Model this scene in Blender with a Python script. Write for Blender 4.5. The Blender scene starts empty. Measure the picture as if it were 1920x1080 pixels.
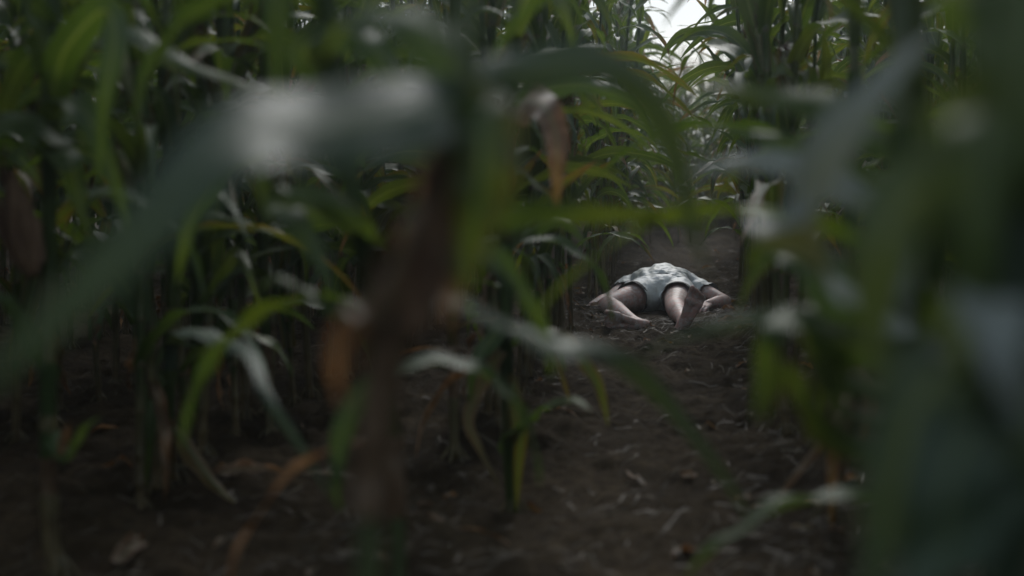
import bpy, bmesh, math, random
import numpy as np
from mathutils import Vector, Matrix
R = math.radians
sc = bpy.context.scene
col = sc.collection

# ------------------------------------------------------------ camera
CAM_H = 0.90
F_PX = 2667.0            # focal length in source pixels (50 mm on 36 mm, 1920 px wide)
HORIZON = 290.0
PITCH = math.atan((540 - HORIZON) / F_PX)
cam_d = bpy.data.cameras.new('camera')
cam = bpy.data.objects.new('camera', cam_d)
col.objects.link(cam)
cam_d.lens = 50.0
cam_d.sensor_width = 36.0
cam_d.clip_start = 0.02
cam_d.clip_end = 2000.0
cam.location = (0, 0, CAM_H)
cam.rotation_euler = (math.pi / 2 - PITCH, 0, 0)
cam_d.dof.use_dof = True
cam_d.dof.focus_distance = 8.0
cam_d.dof.aperture_fstop = 1.6
cam_d.dof.aperture_blades = 0
sc.camera = cam

# ------------------------------------------------------------ world and sun
SUN_EL, SUN_AZ = R(36), R(9)          # azimuth measured from +Y towards +X
w = bpy.data.worlds.new('World')
sc.world = w
w.use_nodes = True
nt = w.node_tree
bg = nt.nodes['Background']
sky = nt.nodes.new('ShaderNodeTexSky')
sky.sky_type = 'NISHITA'
sky.sun_disc = False
sky.sun_elevation = SUN_EL
sky.sun_rotation = SUN_AZ
sky.dust_density = 2.0
sky.air_density = 1.0
sky.ozone_density = 1.0
# thin broken cloud: the blue of the clear sky mixed with white
tcw = nt.nodes.new('ShaderNodeTexCoord'); nzw = nt.nodes.new('ShaderNodeTexNoise'); nzw.inputs['Scale'].default_value = 2.5; nzw.inputs['Detail'].default_value = 5
nt.links.new(tcw.outputs['Generated'], nzw.inputs['Vector'])
rpw = nt.nodes.new('ShaderNodeMapRange'); rpw.inputs[1].default_value = .35; rpw.inputs[2].default_value = .65; rpw.inputs[3].default_value = .45; rpw.inputs[4].default_value = .8
nt.links.new(nzw.outputs['Fac'], rpw.inputs[0])
mxw = nt.nodes.new('ShaderNodeMix'); mxw.data_type = 'RGBA'; mxw.inputs[7].default_value = (8.8, 10.3, 12.0, 1)
nt.links.new(rpw.outputs[0], mxw.inputs[0]); nt.links.new(sky.outputs[0], mxw.inputs[6]); nt.links.new(mxw.outputs[2], bg.inputs[0])
bg.inputs[1].default_value = 0.085
sd = bpy.data.lights.new('sun', 'SUN')
sd.energy = 2.5
sd.angle = R(14)
sd.color = (1.0, 0.985, 0.96)
so = bpy.data.objects.new('sun', sd)
col.objects.link(so)
dirv = Vector((math.sin(SUN_AZ) * math.cos(SUN_EL), math.cos(SUN_AZ) * math.cos(SUN_EL), math.sin(SUN_EL)))
so.rotation_euler = (-dirv).to_track_quat('-Z', 'Y').to_euler()
so.location = dirv * 30

sc.view_settings.view_transform = 'Standard'
sc.view_settings.look = 'None'
sc.view_settings.gamma = 1
sc.view_settings.exposure = 0.0
sc.render.engine = 'CYCLES'
cy = sc.cycles
cy.use_denoising = True
cy.max_bounces = 7
cy.diffuse_bounces = 3
cy.glossy_bounces = 2
cy.transmission_bounces = 3
cy.transparent_max_bounces = 8
cy.volume_bounces = 1
cy.caustics_reflective = False
cy.caustics_refractive = False

# ------------------------------------------------------------ helpers
def tag(o, label=None, cat=None, group=None, kind=None):
    if label: o['label'] = label
    if cat: o['category'] = cat
    if group: o['group'] = group
    if kind: o['kind'] = kind
    return o

def empty(name, loc):
    o = bpy.data.objects.new(name, None)
    o.empty_display_size = 0.1
    col.objects.link(o)
    o.location = loc
    return o

def P(px, py, D):
    """world point that the photograph shows at source pixel px,py when it stands D metres ahead"""
    vx = (px - 960) / F_PX
    vy = -(py - 540) / F_PX
    c, s = math.cos(PITCH), math.sin(PITCH)
    y = c + vy * s
    z = -s + vy * c
    k = D / y
    return np.array([vx * k, D, CAM_H + z * k])

_rng = np.random.default_rng(5)
_perm = _rng.random((256, 256))
def vnoise(x, y):
    xi = np.floor(x).astype(int); yi = np.floor(y).astype(int)
    fx = x - xi; fy = y - yi
    fx = fx * fx * (3 - 2 * fx); fy = fy * fy * (3 - 2 * fy)
    a = _perm[xi & 255, yi & 255]; b = _perm[(xi + 1) & 255, yi & 255]
    c = _perm[xi & 255, (yi + 1) & 255]; d = _perm[(xi + 1) & 255, (yi + 1) & 255]
    return (a * (1 - fx) + b * fx) * (1 - fy) + (c * (1 - fx) + d * fx) * fy

# path: centre line x = path_x(y)
def path_x(y):
    y = np.asarray(y, dtype=float)
    return -0.22 + 0.137 * y - 0.008 * np.clip(y - 20, 0, None) ** 2

def ground_z(x, y):
    x = np.asarray(x, dtype=float); y = np.asarray(y, dtype=float)
    off = x - path_x(np.clip(y, -5, 22))
    h = 0.05 * (vnoise(x * 1.3 + 40, y * 1.3 + 40) - .5)
    h += 0.035 * (vnoise(x * 4.1 + 9, y * 4.1 + 3) - .5)
    clod = vnoise(x * 11 + 7, y * 11 + 1)
    h += 0.055 * np.clip(clod - .5, 0, .25) * (1 + vnoise(x * 2, y * 2)) + .045 * np.clip(vnoise(x * 19 + 70, y * 21 + 30) - .55, 0, .25)
    h += 0.016 * (vnoise(x * 27, y * 27) - .5) + 0.008 * (vnoise(x * 55, y * 55) - .5)
    # ridge of earth along each row of stalks, worn hollow along the path
    h += 0.02 * np.exp(-((np.abs(off) - .5) / .16) ** 2) - 0.012 * np.exp(-(off / .3) ** 2)
    r = np.sqrt(((x - .85) / .55) ** 2 + ((y - 8.2) / 1.2) ** 2)
    h *= np.clip(r, .25, 1)
    return h

class MB:
    """collects grids of quads and builds them as ONE mesh"""
    def __init__(s):
        s.v = []; s.f = []; s.uv = []; s.dry = []; s.m = []; s.n = 0
    def grid(s, Pm, uv=None, dry=0.0, mat=0):
        n, m, _ = Pm.shape
        s.v.append(Pm.reshape(-1, 3))
        if uv is None:
            a, b = np.meshgrid(np.linspace(0, 1, n), np.linspace(0, 1, m), indexing='ij')
            uv = np.stack([b, a], -1)
        s.uv.append(uv.reshape(-1, 2))
        d = np.broadcast_to(np.asarray(dry, dtype=float), (n, m)) if np.ndim(dry) != 1 else np.repeat(np.asarray(dry)[:, None], m, 1)
        s.dry.append(np.array(d).reshape(-1))
        i = np.arange(n * m).reshape(n, m) + s.n
        q = np.stack([i[:-1, :-1], i[:-1, 1:], i[1:, 1:], i[1:, :-1]], -1).reshape(-1, 4)
        s.f.append(q); s.m.append(np.full(len(q), mat)); s.n += n * m
    def add(s, raw, M=None, mat=None):
        v, f, uv, dry, m = raw
        if M is not None:
            v = v @ M[:3, :3].T + M[:3, 3]
        s.v.append(v); s.f.append(f + s.n); s.uv.append(uv); s.dry.append(dry)
        s.m.append(m if mat is None else np.full(len(f), mat)); s.n += len(v)
    def raw(s):
        return (np.concatenate(s.v), np.concatenate(s.f), np.concatenate(s.uv), np.concatenate(s.dry), np.concatenate(s.m))
    def mesh(s, name, mats):
        v, f, uv, dry, m = s.raw()
        me = bpy.data.meshes.new(name)
        me.vertices.add(len(v)); me.vertices.foreach_set('co', v.astype(np.float32).ravel())
        me.loops.add(len(f) * 4); me.loops.foreach_set('vertex_index', f.astype(np.int32).ravel())
        me.polygons.add(len(f)); me.polygons.foreach_set('loop_start', (np.arange(len(f)) * 4).astype(np.int32))
        me.polygons.foreach_set('loop_total', np.full(len(f), 4, dtype=np.int32))
        me.polygons.foreach_set('material_index', m.astype(np.int32))
        me.polygons.foreach_set('use_smooth', np.ones(len(f), dtype=bool))
        ul = me.uv_layers.new(name='UVMap')
        ul.data.foreach_set('uv', uv[f.ravel()].astype(np.float32).ravel())
        at = me.attributes.new('dry', 'FLOAT', 'POINT')
        at.data.foreach_set('value', dry.astype(np.float32))
        me.update(calc_edges=True)
        me.validate()
        for mm in mats: me.materials.append(mm)
        return me
    def obj(s, name, mats, parent=None):
        o = bpy.data.objects.new(name, s.mesh(name, mats if isinstance(mats, list) else [mats]))
        col.objects.link(o)
        if parent: o.parent = parent
        return o

def spline(pts, n):
    """Catmull-Rom through pts, n samples evenly by length"""
    p = np.array(pts, dtype=float)
    p = np.vstack([2 * p[0] - p[1], p, 2 * p[-1] - p[-2]])
    out = []
    for i in range(1, len(p) - 2):
        t = np.linspace(0, 1, 24, endpoint=False)[:, None]
        a, b, c, d = p[i - 1], p[i], p[i + 1], p[i + 2]
        out.append(.5 * ((2 * b) + (-a + c) * t + (2 * a - 5 * b + 4 * c - d) * t ** 2 + (-a + 3 * b - 3 * c + d) * t ** 3))
    q = np.vstack(out + [p[-2][None]])
    s = np.concatenate([[0], np.cumsum(np.linalg.norm(np.diff(q, axis=0), axis=1))])
    u = np.linspace(0, s[-1], n)
    return np.stack([np.interp(u, s, q[:, k]) for k in range(3)], 1), s[-1]

def unit(a):
    return a / np.maximum(np.linalg.norm(a, axis=-1, keepdims=True), 1e-9)

def ribbon(mb, C, side, W, rng, fold=.25, wave=.10, dry=0.0, m=5, base=.75, mat=0, tipdry=0.0, wavek=None):
    """a maize leaf: C centre line (n,3), side (n,3) across vectors, W greatest width"""
    n = len(C)
    t = np.linspace(0, 1, n)
    T = unit(np.gradient(C, axis=0))
    side = unit(side - (side * T).sum(-1, keepdims=True) * T)
    N = unit(np.cross(T, side))
    prof = np.minimum(base + (1 - base) * t / .3, 1) * np.clip((1 - t) / .62, 0, 1) ** .75
    prof = np.maximum(prof, 0.012)
    u = np.linspace(-1, 1, m)
    k = wavek or rng.uniform(16, 28)
    ph1, ph2 = rng.uniform(0, 6.28, 2)
    half = (W / 2 * prof)[:, None]
    wv = np.where(u[None] > 0, np.sin(k * t[:, None] + ph1), np.sin(k * 1.13 * t[:, None] + ph2)) * wave * W * u[None] ** 2 * np.sin(np.pi * np.clip(t, 0, 1))[:, None]
    off = fold * np.abs(u)[None] * half + wv
    Pm = C[:, None, :] + side[:, None, :] * (u[None] * half * math.sqrt(max(.05, 1 - fold * fold)))[..., None] + N[:, None, :] * off[..., None]
    d = np.clip(dry + tipdry * np.clip((t - .55) / .45, 0, 1) ** 1.5, 0, 1)
    uv = np.stack(np.broadcast_arrays((u[None] + 1) / 2, t[:, None] * 1.0), -1)
    mb.grid(Pm, uv, d, mat)

def tube(mb, C, rad, m=8, dry=0.0, mat=0, cap=True):
    C = np.asarray(C, float); n = len(C)
    rad = np.broadcast_to(np.asarray(rad, float), (n,))
    if cap:
        C = np.vstack([C[:1], C, C[-1:]]); rad = np.concatenate([[1e-4], rad, [1e-4]]); n += 2
    T = unit(np.gradient(C, axis=0)); T[0] = T[min(2, n - 1)]; T[-1] = T[-2]
    ref = np.array([1., 0, 0]) if abs(T[n // 2][0]) < .8 else np.array([0, 1., 0])
    A = unit(ref - (T @ ref)[:, None] * T); B = np.cross(T, A)
    a = np.linspace(0, 2 * math.pi, m + 1)
    Pm = C[:, None] + (A[:, None] * np.cos(a)[None, :, None] + B[:, None] * np.sin(a)[None, :, None]) * rad[:, None, None]
    mb.grid(Pm, None, dry, mat)

# ------------------------------------------------------------ materials
def mat(name):
    m = bpy.data.materials.new(name); m.use_nodes = True
    n = m.node_tree.nodes; l = m.node_tree.links
    return m, n, l, n['Principled BSDF']

def nd(n, t, **kw):
    x = n.new(t)
    for k, v in kw.items(): setattr(x, k, v)
    return x

def mixc(n, l, fac, a, b, mode='MIX'):
    x = n.new('ShaderNodeMix'); x.data_type = 'RGBA'; x.blend_type = mode
    if hasattr(fac, 'links') or hasattr(fac, 'is_linked'): l.new(fac, x.inputs[0])
    else: x.inputs[0].default_value = fac
    for i, c in ((6, a), (7, b)):
        if isinstance(c, tuple): x.inputs[i].default_value = (*c, 1)
        else: l.new(c, x.inputs[i])
    return x.outputs[2]

def ramp(n, l, src, stops):
    x = n.new('ShaderNodeValToRGB'); l.new(src, x.inputs[0])
    e = x.color_ramp.elements
    while len(e) < len(stops): e.new(.5)
    for k, (p, c) in enumerate(stops):
        e[k].position = p; e[k].color = (*c, 1) if isinstance(c, tuple) else (c, c, c, 1)
    return x.outputs[0]

def math_(n, l, op, a, b=None):
    x = n.new('ShaderNodeMath'); x.operation = op
    for i, c in enumerate((a, b)):
        if c is None: continue
        if isinstance(c, (int, float)): x.inputs[i].default_value = c
        else: l.new(c, x.inputs[i])
    return x.outputs[0]

def noise(n, l, scale, detail=4, rough=.55, vec=None):
    x = n.new('ShaderNodeTexNoise'); x.inputs['Scale'].default_value = scale
    x.inputs['Detail'].default_value = detail; x.inputs['Roughness'].default_value = rough
    if vec is not None: l.new(vec, x.inputs['Vector'])
    return x.outputs['Fac']

def leaf_material(name='maize_leaf', tones=((.022, .046, .013), (.038, .070, .017), (.078, .098, .018)), streak=(.075, .12, .035), through=.40):
    m, n, l, b = mat(name)
    uvn = nd(n, 'ShaderNodeUVMap'); sep = nd(n, 'ShaderNodeSeparateXYZ'); l.new(uvn.outputs[0], sep.inputs[0])
    tc = nd(n, 'ShaderNodeTexCoord'); geo = nd(n, 'ShaderNodeNewGeometry')
    oi = nd(n, 'ShaderNodeObjectInfo')
    at = nd(n, 'ShaderNodeAttribute', attribute_name='dry')
    pos = geo.outputs['Position']
    big = noise(n, l, 2.2, 3, .5, pos)
    green = ramp(n, l, big, [(.3, tones[0]), (.5, tones[1]), (.72, tones[2])])
    # stretched streaks along the veins
    mp = nd(n, 'ShaderNodeMapping'); mp.inputs['Scale'].default_value = (26, 2.2, 1); l.new(uvn.outputs[0], mp.inputs[0])
    addv = nd(n, 'ShaderNodeVectorMath', operation='ADD'); l.new(mp.outputs[0], addv.inputs[0]); l.new(oi.outputs['Location'], addv.inputs[1])
    st = noise(n, l, 1.0, 3, .6, addv.outputs[0])
    green = mixc(n, l, ramp(n, l, st, [(.35, 0.0), (.75, .55)]), green, streak)
    # brown and yellow of dried tissue
    dn = noise(n, l, 14, 4, .6, pos)
    tan = ramp(n, l, dn, [(.3, (.07, .040, .022)), (.5, (.17, .105, .058)), (.7, (.40, .30, .22))])
    yel = mixc(n, l, dn, (.095, .085, .028), (.17, .095, .038))
    k = math_(n, l, 'ADD', at.outputs['Fac'], math_(n, l, 'MULTIPLY', math_(n, l, 'SUBTRACT', st, .5), .7))
    # edges dry first
    edge = math_(n, l, 'ABSOLUTE', math_(n, l, 'SUBTRACT', sep.outputs[0], .5))
    k = math_(n, l, 'ADD', k, math_(n, l, 'MULTIPLY', math_(n, l, 'SUBTRACT', edge, .3), .35))
    c1 = mixc(n, l, ramp(n, l, k, [(.22, 0.0), (.42, 1.0)]), green, yel)
    c2 = mixc(n, l, ramp(n, l, k, [(.45, 0.0), (.68, 1.0)]), c1, tan)
    # pale midrib
    rib = ramp(n, l, edge, [(.0, 1.0), (.035, .7), (.06, 0.0)])
    c3 = mixc(n, l, math_(n, l, 'MULTIPLY', rib, .6), c2, (.17, .21, .10))
    l.new(c3, b.inputs['Base Color'])
    b.inputs['Roughness'].default_value = .5
    b.inputs['Sheen Weight'].default_value = .06; b.inputs['Sheen Roughness'].default_value = .4; b.inputs['Sheen Tint'].default_value = (.8, .9, 1, 1)
    b.inputs['Specular IOR Level'].default_value = .35
    bump = nd(n, 'ShaderNodeBump'); bump.inputs['Strength'].default_value = .7; bump.inputs['Distance'].default_value = .003
    l.new(st, bump.inputs['Height']); l.new(bump.outputs[0], b.inputs['Normal'])
    tr = nd(n, 'ShaderNodeBsdfTranslucent')
    tmul = mixc(n, l, ramp(n, l, k, [(.35, 0.0), (.6, 1.0)]), (1.9, 1.75, .5), (1.15, .78, .42)); tcol = mixc(n, l, 1.0, c3, tmul, 'MULTIPLY'); l.new(tcol, tr.inputs[0])
    mx = nd(n, 'ShaderNodeMixShader'); mx.inputs[0].default_value = through
    l.new(b.outputs[0], mx.inputs[1]); l.new(tr.outputs[0], mx.inputs[2])
    l.new(mx.outputs[0], n['Material Output'].inputs[0])
    return m

def stalk_material():
    m, n, l, b = mat('maize_stalk')
    geo = nd(n, 'ShaderNodeNewGeometry'); at = nd(n, 'ShaderNodeAttribute', attribute_name='dry')
    mp = nd(n, 'ShaderNodeMapping'); mp.inputs['Scale'].default_value = (60, 60, 5); l.new(geo.outputs['Position'], mp.inputs[0])
    st = noise(n, l, 1, 4, .6, mp.outputs[0])
    g = ramp(n, l, st, [(.3, (.035, .055, .018)), (.7, (.085, .11, .035))])
    t = ramp(n, l, st, [(.3, (.06, .035, .02)), (.55, (.15, .09, .045)), (.75, (.27, .19, .10))])
    c = mixc(n, l, at.outputs['Fac'], g, t)
    l.new(c, b.inputs['Base Color']); b.inputs['Roughness'].default_value = .5
    bump = nd(n, 'ShaderNodeBump'); bump.inputs['Strength'].default_value = .4; bump.inputs['Distance'].default_value = .002
    l.new(st, bump.inputs['Height']); l.new(bump.outputs[0], b.inputs['Normal'])
    return m

def simple(name, stops, scale=(30, 30, 30), rough=.7, bump=.3, bd=.003, tr=0.0):
    m, n, l, b = mat(name)
    geo = nd(n, 'ShaderNodeNewGeometry')
    mp = nd(n, 'ShaderNodeMapping'); mp.inputs['Scale'].default_value = scale; l.new(geo.outputs['Position'], mp.inputs[0])
    st = noise(n, l, 1, 5, .6, mp.outputs[0])
    l.new(ramp(n, l, st, stops), b.inputs['Base Color']); b.inputs['Roughness'].default_value = rough
    bn = nd(n, 'ShaderNodeBump'); bn.inputs['Strength'].default_value = bump; bn.inputs['Distance'].default_value = bd
    l.new(st, bn.inputs['Height']); l.new(bn.outputs[0], b.inputs['Normal'])
    return m

def soil_material():
    m, n, l, b = mat('field_soil')
    geo = nd(n, 'ShaderNodeNewGeometry'); pos = geo.outputs['Position']
    a = noise(n, l, 2.0, 5, .6, pos); c = noise(n, l, 34, 6, .7, pos); d = noise(n, l, 130, 4, .7, pos)
    base = ramp(n, l, a, [(.3, (.027, .018, .0095)), (.5, (.050, .035, .019)), (.7, (.084, .060, .035))])
    fine = ramp(n, l, c, [(.3, (.55, .52, .50)), (.55, (1, 1, 1)), (.75, (1.5, 1.45, 1.4))])
    cc = mixc(n, l, 1.0, base, fine, 'MULTIPLY')
    speck = ramp(n, l, d, [(.66, 0.0), (.74, .6)])
    cc = mixc(n, l, speck, cc, (.20, .17, .13))
    l.new(cc, b.inputs['Base Color']); b.inputs['Roughness'].default_value = 1; b.inputs['Specular IOR Level'].default_value = .12
    h = math_(n, l, 'ADD', c, math_(n, l, 'MULTIPLY', d, .35))
    bn = nd(n, 'ShaderNodeBump'); bn.inputs['Strength'].default_value = 1; bn.inputs['Distance'].default_value = .03
    l.new(h, bn.inputs['Height']); l.new(bn.outputs[0], b.inputs['Normal'])
    return m

M_LEAF = leaf_material()
# paler grey copy of the leaf: sheen of the sky put into the colour
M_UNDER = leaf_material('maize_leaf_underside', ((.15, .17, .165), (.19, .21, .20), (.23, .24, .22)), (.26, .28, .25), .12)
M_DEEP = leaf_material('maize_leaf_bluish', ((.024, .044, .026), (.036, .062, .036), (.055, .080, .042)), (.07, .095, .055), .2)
M_STALK = stalk_material()
M_HUSK = simple('ear_husk', [(.3, (.06, .08, .025)), (.55, (.14, .14, .05)), (.75, (.30, .24, .12))], (50, 50, 8), .6)
M_DHUSK = simple('dry_husk', [(.3, (.06, .030, .018)), (.55, (.15, .085, .045)), (.75, (.30, .20, .12))], (50, 50, 8), .7)
M_SILK = simple('corn_silk', [(.3, (.03, .012, .008)), (.7, (.10, .04, .02))], (200, 200, 30), .8)
M_TASSEL = simple('tassel', [(.3, (.14, .12, .05)), (.7, (.32, .27, .15))], (60, 60, 60), .8)
M_SOIL = soil_material()
M_STRAW = simple('straw', [(.3, (.04, .030, .020)), (.5, (.085, .065, .045)), (.72, (.19, .155, .11))], (9, 9, 9), .6, .2)
PLANT_MATS = [M_LEAF, M_STALK, M_HUSK, M_TASSEL, M_SILK]

# ------------------------------------------------------------ ground
def axis(lo, hi, d0, d1, far):
    core = list(np.arange(d0[0], d0[1], d1))
    out = [core[0]]; step = d1
    while out[-1] > lo:
        step *= 1.28; out.append(out[-1] - step)
    left = out[1:][::-1]; out = [core[-1]]; step = d1
    while out[-1] < hi:
        step *= 1.28; out.append(out[-1] + step)
    return np.array(left + core + out[1:])
gx = axis(-300, 300, (-2.6, 3.4), .016, 0)
gy = axis(-200, 500, (2.6, 11.5), .020, 0)
X, Y = np.meshgrid(gx, gy, indexing='ij')
Z = ground_z(X, Y)
g = MB(); g.grid(np.stack([X, Y, Z], -1).transpose(1, 0, 2)[:, :, :][:, :, :])
ground = tag(g.obj('ground', M_SOIL), kind='structure')

# ------------------------------------------------------------ maize plants
def arch(base, az, L, e0, e1, rng, n, pw=1.0, drift=0.0):
    t = np.linspace(0, 1, n)
    e = e0 + (e1 - e0) * t ** pw
    a = az + drift * t ** 1.5
    d = np.stack([np.cos(e) * np.cos(a), np.cos(e) * np.sin(a), np.sin(e)], 1)
    st = L / (n - 1)
    C = base + np.concatenate([[np.zeros(3)], np.cumsum((d[:-1] + d[1:]) / 2 * st, axis=0)])
    hz = np.stack([-np.sin(a), np.cos(a), np.zeros(n)], 1)
    return C, hz, d

def gen_plant(seed, n=14, m=4, H=None, low=.34):
    """returns list of (part name, raw arrays) for one plant standing on z = 0"""
    rng = np.random.default_rng(seed)
    H = H or rng.uniform(1.95, 2.35)
    lean = rng.uniform(-.10, .10, 2)
    def axis_pt(z):
        t = z / H
        return np.stack([lean[0] * t ** 1.6 + 0 * t, lean[1] * t ** 1.6, z], -1)
    parts = []
    zs = []; rs = []; ds = []
    gap = H / 17.5
    k = 0; z = 0.0
    nodes = []
    while z < H - .05:
        nodes.append(z)
        r = .0145 * (1 - .62 * z / H)
        for dz, f in ((0, 1.0), (.008, 1.22), (.018, 1.0), (gap * .5, .93)):
            zs.append(z + dz); rs.append(r * f); ds.append(np.clip(.75 - z / .8, .1, .8) if dz != .008 else .7)
        z += gap * (1 if k > 1 else .6); k += 1
    zs = np.array(zs); o = np.argsort(zs); zs = zs[o]
    mb = MB(); tube(mb, axis_pt(zs), np.array(rs)[o], 7, np.array([ds[0]] + list(np.array(ds)[o]) + [ds[-1]]), 1)
    for a in np.linspace(0, 6.28, 7)[:-1]:     # brace roots
        a += rng.uniform(-.3, .3); b0 = axis_pt(np.array(.05))
        e = np.array([math.cos(a) * .05, math.sin(a) * .05, -.02])
        tube(mb, spline([b0, b0 * .5 + e * .55 + [0, 0, .012], e], 5)[0], .0028, 4, .6, 1)
    parts.append(('stalk', mb.raw()))
    az0 = 0.0
    side = 0
    for zi in nodes[1:]:
        if zi < low * rng.uniform(.45, 1.1): continue
        side += 1
        az = az0 + math.pi * (side % 2) + rng.normal(0, .35)
        t = zi / H
        L = rng.uniform(.42, .78) * (1 - .35 * max(0, t - .7) / .3)
        W = rng.uniform(.045, .082) * (1 - .25 * max(0, t - .75) / .25)
        dryp = np.clip((.55 - zi) / .4, 0, 1)
        isdry = rng.random() < dryp * .75
        mb = MB()
        b = axis_pt(np.array(zi))
        if isdry:
            C, hz, d = arch(b, az, L * rng.uniform(.35, .65), R(rng.uniform(-30, 45)), R(-88), rng, n, rng.uniform(.3, .7), rng.uniform(-1, 1))
            tw = np.linspace(0, rng.uniform(-2.5, 2.5), n)
            N = np.cross(d, hz); sv = hz * np.cos(tw)[:, None] + N * np.sin(tw)[:, None]
            C = C + np.cumsum(rng.normal(0, .005, C.shape), 0) * np.linspace(0, 1, n)[:, None]
            ribbon(mb, C, sv, W * rng.uniform(.4, .9), rng, .65, .4, rng.uniform(.5, 1.), m)
        else:
            e1 = R(rng.uniform(-88, -35)) if rng.random() < .85 else R(rng.uniform(0, 40))
            C, hz, d = arch(b, az, L, R(rng.uniform(50, 78)), e1, rng, n, rng.uniform(.55, 1.5), rng.uniform(-.6, .6))
            tw = rng.normal(0, 1.4) * np.linspace(0, 1, n) ** 1.3 + rng.normal(0, .15)
            N = np.cross(d, hz); sv = hz * np.cos(tw)[:, None] + N * np.sin(tw)[:, None]
            yl = rng.random()
            ribbon(mb, C, sv, W, rng, .3, .13, .3 if yl < .13 else rng.uniform(-.1, .12), m, tipdry=rng.uniform(.2, .9) if rng.random() < .4 else 0)
        # sheath that wraps the stalk below the blade
        zz = np.linspace(zi - gap * .8, zi + .01, 4)
        tube(mb, axis_pt(zz), np.linspace(.0125, .0155, 4) * (1 - .45 * t), 6, .75 if isdry else .08, 0, cap=False)
        parts.append(('leaf', mb.raw()))
    for q in range(1 if rng.random() < .75 else 2):     # ears
        zi = rng.uniform(.85, 1.15) - .2 * q
        az = az0 + math.pi * q + rng.normal(0, .3)
        b = axis_pt(np.array(zi)); tilt = R(rng.uniform(58, 75))
        d = np.array([math.cos(az) * math.cos(tilt), math.sin(az) * math.cos(tilt), math.sin(tilt)])
        tt = np.linspace(0, 1, 9)
        rr = np.interp(tt, [0, .12, .4, .75, 1], [.010, .020, .026, .019, .005])
        L = rng.uniform(.19, .25)
        mb = MB(); tube(mb, b + d * .012 + tt[:, None] * L * d, rr, 8, .2, 2)
        for s_ in range(3):   # husk tips that stand off
            a2 = rng.uniform(0, 6.28); hz = np.array([math.cos(a2), math.sin(a2), 0])
            C = spline([b + d * L * .3 + hz * .02, b + d * L * .8 + hz * .028, b + d * (L * 1.1) + hz * rng.uniform(.03, .07)], 6)[0]
            ribbon(mb, C, np.tile(np.cross(hz, d), (6, 1)), .035, rng, .5, .05, .35, 3, mat=0)
        parts.append(('ear', mb.raw()))
        mb = MB()
        for s_ in range(9):
            e = b + d * L * .97
            q1 = e + d * .03 + rng.normal(0, .012, 3); q2 = q1 + d * .015 + rng.normal(0, .02, 3) + [0, 0, -.03]
            tube(mb, spline([e, q1, q2], 5)[0], .0022, 3, 0, 4)
        parts.append(('silk', mb.raw()))
    mb = MB(); top = axis_pt(np.array(H - .06))
    tube(mb, np.array([top, top + [0, 0, .16], top + [.01, 0, .34]]), [.004, .003, .002], 4, 0, 3)
    for s_ in range(9):
        a = rng.uniform(0, 6.28); z0 = rng.uniform(.05, .2); L = rng.uniform(.14, .24)
        hz = np.array([math.cos(a), math.sin(a), 0])
        C = spline([top + [0, 0, z0], top + hz * L * .35 + [0, 0, z0 + L * .65], top + hz * L * .8 + [0, 0, z0 + L * .7]], 6)[0]
        tube(mb, C, .0026, 3, 0, 3)
    parts.append(('tassel', mb.raw()))
    return parts

def place(parts_proto, loc, rz, s, tilt=(0, 0)):
    root = empty('corn_plant', loc)
    root.rotation_euler = (tilt[0], tilt[1], rz); root.scale = (s, s, s)
    for nm, me, sub in parts_proto:
        o = bpy.data.objects.new(nm, me); col.objects.link(o); o.parent = root
        for nm2, me2 in sub:
            q = bpy.data.objects.new(nm2, me2); col.objects.link(q); q.parent = o
    return root

def one_mesh(name, raws):
    mb = MB()
    for r in raws: mb.add(r)
    return mb.mesh(name, PLANT_MATS)

def proto(seed, detail, low=.34):
    """detail True: every leaf its own part; else one foliage part"""
    parts = gen_plant(seed, 18 if detail else 13, 5 if detail else 4, low=low)
    out = []
    if detail:
        ear = None
        for nm, raw in parts:
            me = one_mesh(nm, [raw])
            if nm == 'silk': out[-1][2].append(('silk', me))
            else: out.append((nm, me, []))
    else:
        out.append(('stalk', one_mesh('stalk', [r for n_, r in parts if n_ == 'stalk']), []))
        out.append(('foliage', one_mesh('foliage', [r for n_, r in parts if n_ == 'leaf']), []))
        out.append(('ear', one_mesh('ear', [r for n_, r in parts if n_ in ('ear', 'silk')]), []))
        out.append(('tassel', one_mesh('tassel', [r for n_, r in parts if n_ == 'tassel']), []))
    allraw = MB()
    for nm, r in parts: allraw.add(r)
    return out, allraw.raw()

near_protos = [proto(100 + i, True) for i in range(8)]
bare_protos = [proto(150 + i, True, .78) for i in range(4)]
high_protos = [proto(170 + i, False, 1.45) for i in range(4)]  # leafy only at the top; added out of view to shade the near ground
mid_protos = [proto(160 + i, True, .55) for i in range(4)]
far_protos = [proto(200 + i, False) for i in range(9)]

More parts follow.
